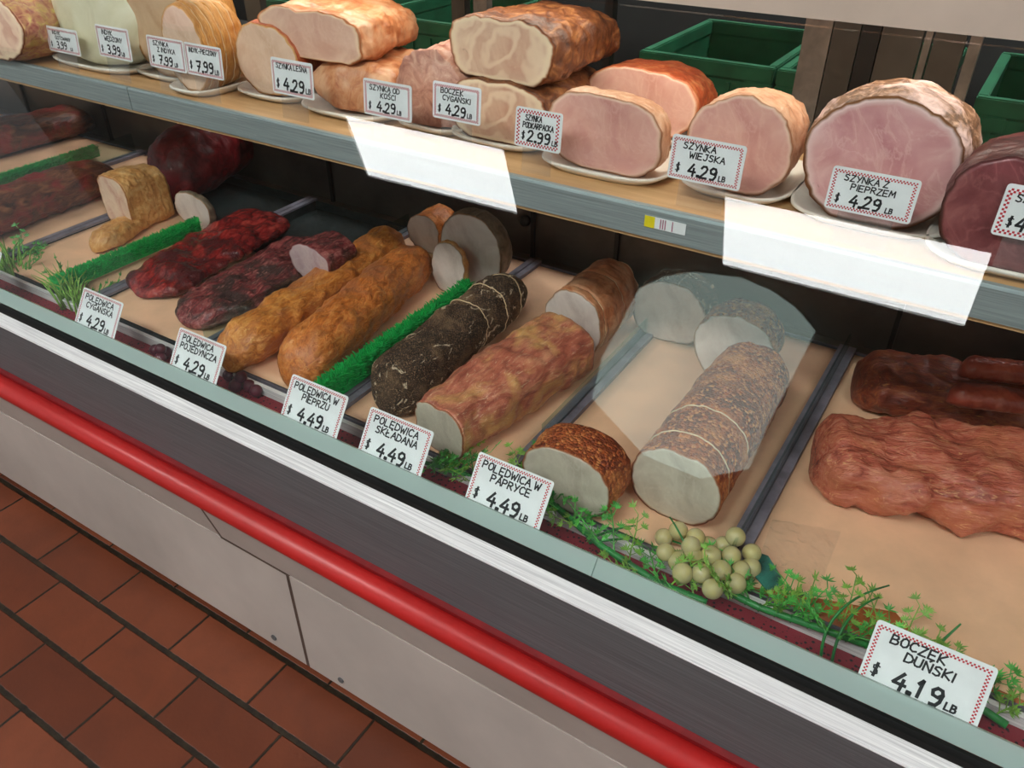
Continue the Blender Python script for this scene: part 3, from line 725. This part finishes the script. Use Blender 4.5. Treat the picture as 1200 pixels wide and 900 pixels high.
meat('danish_belly', 'dark smoked belly lying behind the long red one', 'bacon', A+Vector((0, .10, 0)), yaw, L, .062, .036, K['bellydark'], 'round', 'round', e=2.5, rf=.10, seed=37, amp=.010)
for i, (f, b) in enumerate((((1120, 440), (1260, 455)), ((1108, 472), (1260, 490)))):  # solid shapes added in place of fingers mirrored in the glass
    A, yaw, L = lay(f, b, ZD+.074)
    meat('finger_reflection', ('upper finger shape standing in for a reflection at the right edge', 'lower finger shape standing in for a reflection at the right edge')[i], 'finger_reflection', A, yaw, L, .018, .017, K['finger_reflection'], 'round', 'round', e=2, rf=.12, rb=.12, amp=.001, seed=38+i, group='reflected finger shapes at the right edge')
deck_cut('bacon_chunk', 'square tan bacon chunk with white face at the left', 'bacon', (123, 238), (154, 250), (138, 208), (146, 270), .12, K['cream'], C['bacon'], e=3.6, seed=41)
deck_loin('bacon_piece', 'low tan bacon piece beside the square chunk', 'bacon', (112, 298), (176, 262), .028, .02, K['cream'], front='round', rf=.2, seed=42, e=2.6)
deck_loin('dark_roast', 'long dark brown roast with a red end at the left', 'meat', (-90, 305), (140, 217), .06, .045, K['brown'], front='round', seed=43, e=2.3, amp=.006)
deck_cut('white_slice', 'greyish white meat slice standing before the deep red piece', 'meat slice', (208, 245), (247, 255), (228, 228), (232, 266), .02, K['casing'], C['white'], seed=47)
deck_loin('red_reflection_lump', 'deep red lump standing in for a red reflection at the back left', 'meat', (200, 240), (290, 185), .085, .075, K['redblob'], front='round', seed=44, rf=.3, e=2.1)  # lump added in place of a red garment mirrored in the glass
deck_loin('dark_roast', 'dark meat piece behind the far left turf divider', 'meat', (-40, 190), (110, 150), .07, .04, K['brown'], front='round', seed=45, e=2.3, zb=ZD)

# ------------------------------------------------------------------ price tags
G = {
 'A':'0,0 .3,1 .6,0;.12,.38 .48,.38','B':'0,0 0,1 .42,.95 .48,.75 .36,.55 0,.5;.36,.55 .55,.4 .54,.15 .4,.02 0,0','C':'.55,.85 .35,1 .1,.85 0,.5 .08,.15 .3,0 .55,.12',
 'D':'0,0 0,1 .35,.9 .58,.6 .55,.25 .35,.05 0,0','E':'.5,1 0,1 0,0 .52,0;0,.5 .42,.5','G':'.55,.85 .32,1 .08,.82 0,.45 .1,.12 .35,0 .56,.15 .56,.42 .34,.42',
 'I':'.05,0 .05,1','J':'.45,1 .45,.25 .35,.03 .15,0 .02,.15;.2,1 .55,1','K':'0,0 0,1;.52,1 .03,.45 .55,0','L':'0,1 0,0 .5,0','M':'0,0 .08,1 .34,.35 .6,1 .68,0',
 'N':'0,0 0,1 .55,0 .55,1','O':'.28,1 .08,.85 0,.5 .08,.12 .3,0 .52,.15 .58,.5 .5,.88 .28,1','P':'0,0 0,1 .4,.95 .52,.75 .4,.5 0,.45','R':'0,0 0,1 .4,.96 .5,.75 .38,.52 0,.47;.2,.47 .55,0',
 'S':'.5,.88 .3,1 .08,.9 .06,.68 .3,.53 .48,.38 .48,.12 .28,0 .02,.1','T':'0,1 .6,1;.3,1 .3,0','U':'0,1 0,.25 .12,.03 .32,0 .48,.08 .52,.3 .52,1','W':'0,1 .15,0 .34,.65 .52,0 .68,1',
 'Y':'0,1 .28,.5;.56,1 .2,0','Z':'.02,1 .52,1 0,0 .55,0','-':'.05,.45 .4,.45','.':'.04,.0 .16,.0 .16,.08 .04,.08 .04,.0','0':'.28,1 .05,.8 0,.4 .12,.05 .3,0 .5,.2 .54,.6 .45,.92 .28,1',
 '1':'.1,.75 .25,1 .25,0','2':'.03,.8 .15,.98 .38,1 .5,.8 .42,.55 .0,0 .55,.02','3':'.05,.92 .3,1 .48,.82 .4,.58 .18,.52 .42,.46 .54,.22 .38,.02 .05,.05','4':'.35,1 .0,.35 .58,.35;.42,.65 .40,0',
 '7':'.0,.97 .55,1 .2,0;.12,.5 .48,.5','9':'.5,.72 .35,.5 .1,.55 .03,.8 .2,1 .42,.96 .52,.72 .5,.3 .38,.04 .12,.02',
 '$':'.5,.8 .28,.9 .06,.78 .1,.58 .42,.45 .48,.22 .28,.08 .02,.18;.22,1.08 .22,-.08;.34,1.08 .34,-.08','b':'0,1 0,0 .4,.05 .45,.35 .3,.5 0,.4'}
EXTRA = {'Ę': ('E', '.45,0 .38,-.18 .52,-.22'), 'Ń': ('N', '.25,1.15 .4,1.35'), 'Ś': ('S', '.25,1.15 .4,1.35'), 'Ł': ('L', '-.1,.4 .28,.62'), 'Ó': ('O', '.25,1.15 .4,1.35')}
def glyph(c):
    s = G[EXTRA[c][0]]+';'+EXTRA[c][1] if c in EXTRA else G[c]
    return [[tuple(map(float, q.split(','))) for q in st.split()] for st in s.split(';')]
def adv(c): return .36 if c == ' ' else (.26 if c in '.I' else (.86 if c in 'MW' else .74))
def write(mb, text, x, y, h, lw, rnd, xs=1.0):
    for c in text:
        if c != ' ':
            jy = rnd.uniform(-.05, .05)*h
            for st in glyph(c):
                P = [Vector((x+px*h*xs+.08*py*h, y+jy+py*h, 0)) for px, py in st]
                for a, b in zip(P, P[1:]):
                    d = (b-a)
                    if d.length < 1e-6: continue
                    d.normalize(); n = Vector((-d.y, d.x, 0))*lw/2; a2, b2 = a-d*lw*.35, b+d*lw*.35
                    vs = [mb.bm.verts.new(Vector((v.x, v.y, .0009))) for v in (a2-n, b2-n, b2+n, a2+n)]
                    mb.bm.faces.new(vs)
        x += adv(c)*h*xs
    return x
def twidth(text, h): return sum(adv(c) for c in text)*h
def price_tag(label, foot, w, h, lean, lines, price, big=False, turn=0, stand=0.0, seed=0, roll=0, border=.0018):
    """foot: middle of the card's lower edge"""
    t = thing('price_tag', label, 'price tag', foot, 0, 'handwritten price tags')
    t.rotation_mode = 'XYZ'; t.rotation_euler = (PI/2-lean, roll, turn)
    rnd = random.Random(seed)
    pts = []
    r = .0035
    for cx, cy, a0 in ((w/2-r, r, -PI/2), (w/2-r, h-r, 0), (-w/2+r, h-r, PI/2), (-w/2+r, r, PI)):
        for k in range(4):
            a = a0+PI/2*k/3; pts.append((cx+r*math.cos(a), cy+r*math.sin(a), 0))
    MB().poly(pts, Vector((0, 0, .0006))).build('card', M['card'], t)
    b = MB(); s = border; m = .0024
    def sq(x, y): b.bm.faces.new([b.bm.verts.new((x+i*s, y+j*s, .0008)) for i, j in ((0, 0), (1, 0), (1, 1), (0, 1))])
    nx = int((w-2*m)/s); ny = int((h-2*m)/s)
    for i in range(nx):
        for j in range(ny):
            ed = min(i, nx-1-i, j, ny-1-j)
            if ed < 2 and (i+j) % 2 == 0: sq(-w/2+m+i*s, m+j*s)
    b.build('checkered_border', M['checker'], t)
    b = MB(); avail = w-2*m-4*s-.006
    hh = h*.138; y = h-m-2*s-hh-h*.03
    for k, ln in enumerate(lines):
        tw = twidth(ln, hh); sx = min(1.3, avail*.94/max(twidth(q, hh) for q in lines))
        x0 = -tw*sx/2+(-.6 if k == 0 and len(lines) > 1 else .1)*max(0, avail-tw*sx)/2
        write(b, ln, x0, y, hh, hh*.21, rnd, sx); y -= hh*1.36
    ph = h*.265 if len(lines) > 1 else h*.32
    py = m+2*s+h*.03
    write(b, '$', -avail/2, py+ph*.15, ph*.72, ph*.085, rnd)
    x = write(b, price, -w*.22, py, ph, ph*.19, rnd, 1.1)
    write(b, 'LB', max(x+.001, w*.20), py, ph*.42, ph*.11, rnd)
    b.build('handwriting', M['ink'], t)
    if stand:
        MB().box(-w*.32, w*.32, -stand, 0.002, -.0011, -.0003).build('clear_holder', M['holder'], t)
    return t
def low_tag(px, w, lines, price, label, seed, h=.066):
    """tag leaning on the inside of the front glass; px = place of the middle of its foot at the lip"""
    y, z = gp(.0165, .0075)
    P = ony(px[0], px[1], y)
    price_tag(label, (P.x, y, z), w, h, TL-.02, lines, price, seed=seed)
low_tag((1066, 836), .107, ('BOCZEK', 'DUŃSKI'), '4.19', 'nearest price tag reading BOCZEK DUŃSKI 4.19 at the lower right', 1, .064)
low_tag((586, 612), .107, ('POLĘDWICA W', 'PAPRYCE'), '4.49', 'price tag reading POLĘDWICA W PAPRYCE 4.49 by the paprika loin end', 2)
low_tag((455, 553), .105, ('POLĘDWICA', 'SKŁADANA'), '4.49', 'price tag reading POLĘDWICA SKŁADANA 4.49 before the rosy tied loin', 3)
low_tag((361, 510), .105, ('POLĘDWICA W', 'PIEPRZU'), '4.49', 'price tag reading POLĘDWICA W PIEPRZU 4.49 before the turf divider', 4)
low_tag((226, 448), .105, ('POLĘDWICA', 'POJEDYNCZA'), '4.29', 'price tag reading POLĘDWICA POJEDYNCZA 4.29 before the smoked loins', 5)
low_tag((112, 398), .105, ('POLĘDWICA', 'CYGAŃSKA'), '4.29', 'price tag reading POLĘDWICA CYGAŃSKA 4.29 before the dried meats', 6)
low_tag((-22, 340), .105, ('POLĘDWICA',), '4.29', 'price tag cut off by the left edge of the photo', 7)
def up_tag(tl, tr, bl, lines, price, label, seed, Y=.873, border=.0016, turn=0):
    a, b, c = ony(tl[0], tl[1], Y), ony(tr[0], tr[1], Y), ony(bl[0], bl[1], Y)
    w = b.x-a.x; h = (a.z+b.z)/2-c.z-.001
    foot = Vector(((a.x+b.x)/2, Y, (a.z+b.z)/2-h))
    price_tag(label, foot, w, h, .10, lines, price, seed=seed, stand=max(.004, foot.z-ZS-.001), border=border)
up_tag((49, 26), (88, 40), (57, 59), ('INDYK', 'GOTOWANY'), '3.99', 'price tag reading INDYK GOTOWANY 3.99 on the whitish turkey', 11)
up_tag((108, 30), (146, 33), (114, 65), ('INDYK', 'WĘDZONY'), '3.99', 'price tag reading INDYK WĘDZONY 3.99 right of the whitish turkey', 12)
up_tag((168, 41), (211, 48), (171, 77), ('SZYNKA', 'Z INDYKA'), '7.99', 'price tag reading SZYNKA Z INDYKA 7.99 before the netted turkey roll', 13)
up_tag((212, 48), (256, 58), (217, 86), ('INDYK-PIECZONY',), '7.99', 'price tag reading INDYK-PIECZONY 7.99 before the netted turkey roll', 14)
up_tag((314, 67), (363, 75), (313, 107), ('SZYNKA LEŚNA',), '4.29', 'price tag reading SZYNKA LEŚNA 4.29 under the big ham block', 15)
up_tag((423, 91), (480, 102), (425, 133), ('SZYNKA OD', 'KOŚCI'), '4.29', 'price tag reading SZYNKA OD KOŚCI 4.29 before the bone ham', 16)
up_tag((505, 93), (562, 106), (504, 137), ('BOCZEK', 'CYGAŃSKI'), '4.29', 'price tag reading BOCZEK CYGAŃSKI 4.29 before the belly slab', 17)
up_tag((603, 125), (658, 134), (601, 170), ('SZYNKA', 'PODKARPACKA'), '2.99', 'price tag reading SZYNKA PODKARPACKA 2.99 before the thick ham slice', 18, border=.0022)
up_tag((787, 160), (875, 170), (782, 208), ('SZYNKA', 'WIEJSKA'), '4.29', 'price tag reading SZYNKA WIEJSKA 4.29 before the round pale ham', 19)
up_tag((976, 196), (1081, 212), (967, 244), ('SZYNKA Z', 'PIEPRZEM'), '4.29', 'price tag reading SZYNKA Z PIEPRZEM 4.29 before the pepper crusted ham', 20)
up_tag((1181, 216), (1275, 232), (1161, 275), ('SZYNKA', 'UC'), '4.29', 'price tag cut off by the right edge before the dark red ham', 21, border=.0022)

# ------------------------------------------------------------------ plastic garnish
def sprig(mb, ml, p, d, L, rnd, leaves=9, spread=.35):
    """a stem with forked feathery leaflets"""
    d = d.normalized(); side = d.cross(Vector((0, 0, 1)))
    if side.length < .05: side = Vector((1, 0, 0))
    side.normalize(); up = side.cross(d)
    pts = []; q = p.copy(); dd = d.copy(); n = 7
    for k in range(n):
        pts.append(q.copy()); dd = (dd+Vector((rnd.uniform(-.12, .12), rnd.uniform(-.12, .12), -.07))).normalized(); q = q+dd*L/(n-1)
        q.z = max(q.z, .5375)
    mb.tube(pts, [.0011*(1-.5*k/n) for k in range(n)], 5)
    for k in range(leaves):
        i = 1+int(k*(n-1)/leaves*.999); a = pts[min(i, n-1)]
        s = (1 if k % 2 else -1)
        bd = (d*.8+side*s*rnd.uniform(.5, 1.0)+up*rnd.uniform(-.2, .5)).normalized()*rnd.uniform(.012, .024)
        mb.tube([a, a+bd*.6], .0006, 4)
        for j in range(7):
            ang = (j-3)*.42
            ld_ = (bd.normalized()*math.cos(ang)+(side*s*.4+d*.9).cross(up).normalized()*math.sin(ang)+up*rnd.uniform(-.25, .3)).normalized()
            ml.blade(a+bd*.55, ld_*rnd.uniform(.005, .0105), up.cross(ld_).normalized(), .0009)
def vine(label, path, z0, sprigs, seed, r=.0042, long_stems=()):
    rnd = random.Random(seed)
    pts = [onz(x, y, z0+dz) for x, y, dz in path]
    base = pts[0].copy(); base.z = .5355
    t = thing('plastic_parsley_vine', label, 'garnish', base, 0, 'plastic parsley along the glass')
    pts = [p-base for p in pts]
    fine = []
    for a, b in zip(pts, pts[1:]):
        for k in range(8): fine.append(a.lerp(b, k/8))
    fine.append(pts[-1])
    b = MB(); b.tube(fine, [r*(1+.08*math.sin(i*2.1)) for i in range(len(fine))], 9)
    for i in range(2, len(fine)-1, 3):
        p, d = fine[i], (fine[i+1]-fine[i-1]).normalized()
        b.tube([p-d*.001, p+d*.001], r*1.16, 9)
    b.build('vine_stem', M['stem'], t, True)
    for i in range(sprigs):
        f = fine[int((i+.5)/sprigs*(len(fine)-1))]
        d = Vector((rnd.uniform(-1, 1), rnd.uniform(-.3, 1.0), rnd.uniform(.1, .7)))
        mb, ml = MB(), MB()
        sprig(ml, ml, f+base, d, rnd.uniform(.04, .075), rnd)
        o = ml.build('sprig', M['leaf'] if rnd.random() < .7 else M['leaf2'], t)
        o.data.transform(Matrix.Translation(-base))
    for a, mid, c in long_stems:
        A, B_, Cc = onz(*a)-base, onz(*mid)-base, onz(*c)-base
        p = [(A*(1-u)**2+B_*2*u*(1-u)+Cc*u*u) for u in [k/10 for k in range(11)]]
        MB().tube(p, [.0017]*6+[.0015, .0014, .0013, .0012, .001], 6).build('bare_stem', M['stem'], t, True)
    return t
vine('plastic parsley vine in front of the paprika loins', [(606, 560, .018), (652, 594, .020), (705, 640, .021), (770, 682, .018), (828, 706, .014)], .54, 15, 1,
     long_stems=(((648, 597, .552), (640, 560, .60), (690, 540, .60)), ((690, 632, .552), (720, 618, .565), (745, 616, .57)), ((690, 636, .552), (715, 632, .56), (742, 631, .565)), ((812, 690, .555), (815, 650, .585), (785, 606, .60))))
vine('plastic parsley vine by the grapes reaching to the nearest tag', [(850, 692, .018), (890, 712, .020), (940, 729, .020), (1000, 750, .020), (1060, 770, .016), (1180, 850, .008)], .54, 22, 2,
     long_stems=(((962, 770, .545), (965, 705, .60), (1042, 686, .60)), ((975, 775, .545), (985, 715, .595), (1030, 700, .585)), ((1090, 765, .56), (1105, 750, .575), (1126, 731, .59))))
vine('plastic parsley sprays before the rosy tied loin', [(490, 540, .010), (520, 548, .012), (560, 560, .010)], .54, 10, 3, r=.003)
# grass blades at the left
def grass(label, px, seed, n, spread, cnt_sprig=6):
    rnd = random.Random(seed); base = onz(px[0], px[1], .536)
    t = thing('plastic_grass_tuft', label, 'garnish', base)
    b = MB()
    for k in range(n):
        a = rnd.uniform(-.3, 1.0); d = Vector((math.cos(a+PI*.55)*spread, rnd.uniform(-.1, .5)*spread, rnd.uniform(.03, .06)))
        p = Vector((rnd.uniform(-.03, .03), rnd.uniform(-.01, .02), 0.001))
        m1 = p+d*.55+Vector((0, 0, .018))
        b.tube([p, p.lerp(m1, .5)+Vector((0, 0, .004)), m1, p+d], [.0016, .0017, .0014, .0004], 5)
    b.build('blades', M['leaf2'], t, True)
    for k in range(cnt_sprig):
        ml = MB(); sprig(ml, ml, base+Vector((rnd.uniform(-.08, .02), rnd.uniform(0, .05), .002)), Vector((rnd.uniform(-1, .6), rnd.uniform(.1, 1), .5)), rnd.uniform(.05, .08), rnd)
        o = ml.build('sprig', M['leaf'], t); o.data.transform(Matrix.Translation(-base))
grass('spiky green plastic grass left of the CYGAŃSKA tag', (85, 365), 5, 40, .11)
grass('feathery plastic greens at the left edge behind the glass', (15, 325), 6, 24, .12, 9)

# grapes
GR = NT('pale_grape'); GR.fin(GR.ramp(GR.noise(GR.coords(), 40), [(.3, (234, 220, 150)), (.7, (242, 232, 180))]), .18, 0, .6)
GR.b.inputs['Transmission Weight'].default_value = .45; GR.b.inputs['IOR'].default_value = 1.33
GR.b.inputs['Subsurface Weight'].default_value = .35; GR.b.inputs['Subsurface Radius'].default_value = (.01, .009, .004); GR.b.inputs['Subsurface Scale'].default_value = .5
DG = plain('purple_grape', (92, 34, 48), .28, var=.12, scale=40)
def grapes(label, c, pts, r, mat, z0, leaf=None, seed=0):
    rnd = random.Random(seed); base = onz(c[0], c[1], z0)
    t = thing('grape_bunch', label, 'grapes', base)
    for (x, y, dz) in pts:
        p = onz(x, y, z0+dz+r)-base
        p += Vector((0, 0, 0)); 
        MB().sphere(p, r*rnd.uniform(.93, 1.05), 20, 14).build('grape', mat, t, True)
    P0, P1 = onz(pts[0][0], pts[0][1], z0+pts[0][2]+r)-base, onz(pts[-1][0], pts[-1][1], z0+pts[-1][2]+r)-base
    MB().tube([P0, P0.lerp(P1, .5)+Vector((0, 0, -.002)), P1], .0012, 6).build('stalk', M['stem'], t, True)
    if leaf:
        b = MB(); q = [onz(x, y, z0+dz)-base for x, y, dz in leaf]
        b.poly(q, Vector((0, 0, .0012))); b.build('leaf', M['teal'], t)
grapes('bunch of pale green plastic grapes in front of the large loin', (825, 668),
       [(778, 630, .0), (795, 622, .010), (815, 630, .014), (830, 640, .0), (862, 629, .016), (780, 647, .012), (800, 655, .0), (833, 651, .016), (857, 651, .014), (881, 648, .008),
        (795, 658, .008), (812, 652, .012), (800, 672, .012), (822, 672, .014), (845, 668, .012), (868, 668, .006), (835, 690, .012), (862, 684, .004), (810, 640, .02), (848, 640, .0), (880, 665, .0)], .0118, GR.m, .5515,
       [(880, 645, .012), (900, 652, .016), (915, 676, .012), (913, 690, .006), (898, 692, .004), (884, 675, .008)], 3)
grapes('dark purple grapes beside the POJEDYNCZA tag', (188, 412), [(182, 410, 0), (194, 412, 0), (188, 420, 0), (188, 409, .012)], .010, DG, .536, None, 4)
grapes('dark purple grapes between the POJEDYNCZA and PIEPRZU tags', (280, 448), [(268, 440, 0), (280, 446, 0), (292, 452, 0), (276, 452, 0), (282, 442, .012), (300, 458, 0)], .010, DG, .536, None, 5)

# loose clear film at the edge of the wide paper
def film():
    bm = bmesh.new(); q = [onz(x, y, ZD) for x, y in ((905, 610), (985, 625), (960, 690), (885, 668))]
    n = 14; V = [[None]*(n+1) for _ in range(n+1)]
    for i in range(n+1):
        for j in range(n+1):
            p = (q[0].lerp(q[1], i/n)).lerp(q[3].lerp(q[2], i/n), j/n)
            p.z = ZD+.0015+abs(noise.noise(p*45))*.012
            V[i][j] = bm.verts.new(p)
    for i in range(n):
        for j in range(n): bm.faces.new((V[i][j], V[i+1][j], V[i+1][j+1], V[i][j+1]))
    bmesh.ops.solidify(bm, geom=bm.faces[:], thickness=.0002)
    me = bpy.data.meshes.new('plastic_film'); bm.to_mesh(me); bm.free(); me.materials.append(M['film'])
    o = newobj('plastic_film', me); tag(o, 'crumpled clear plastic film on the peach paper by the grapes', 'plastic film')
film()
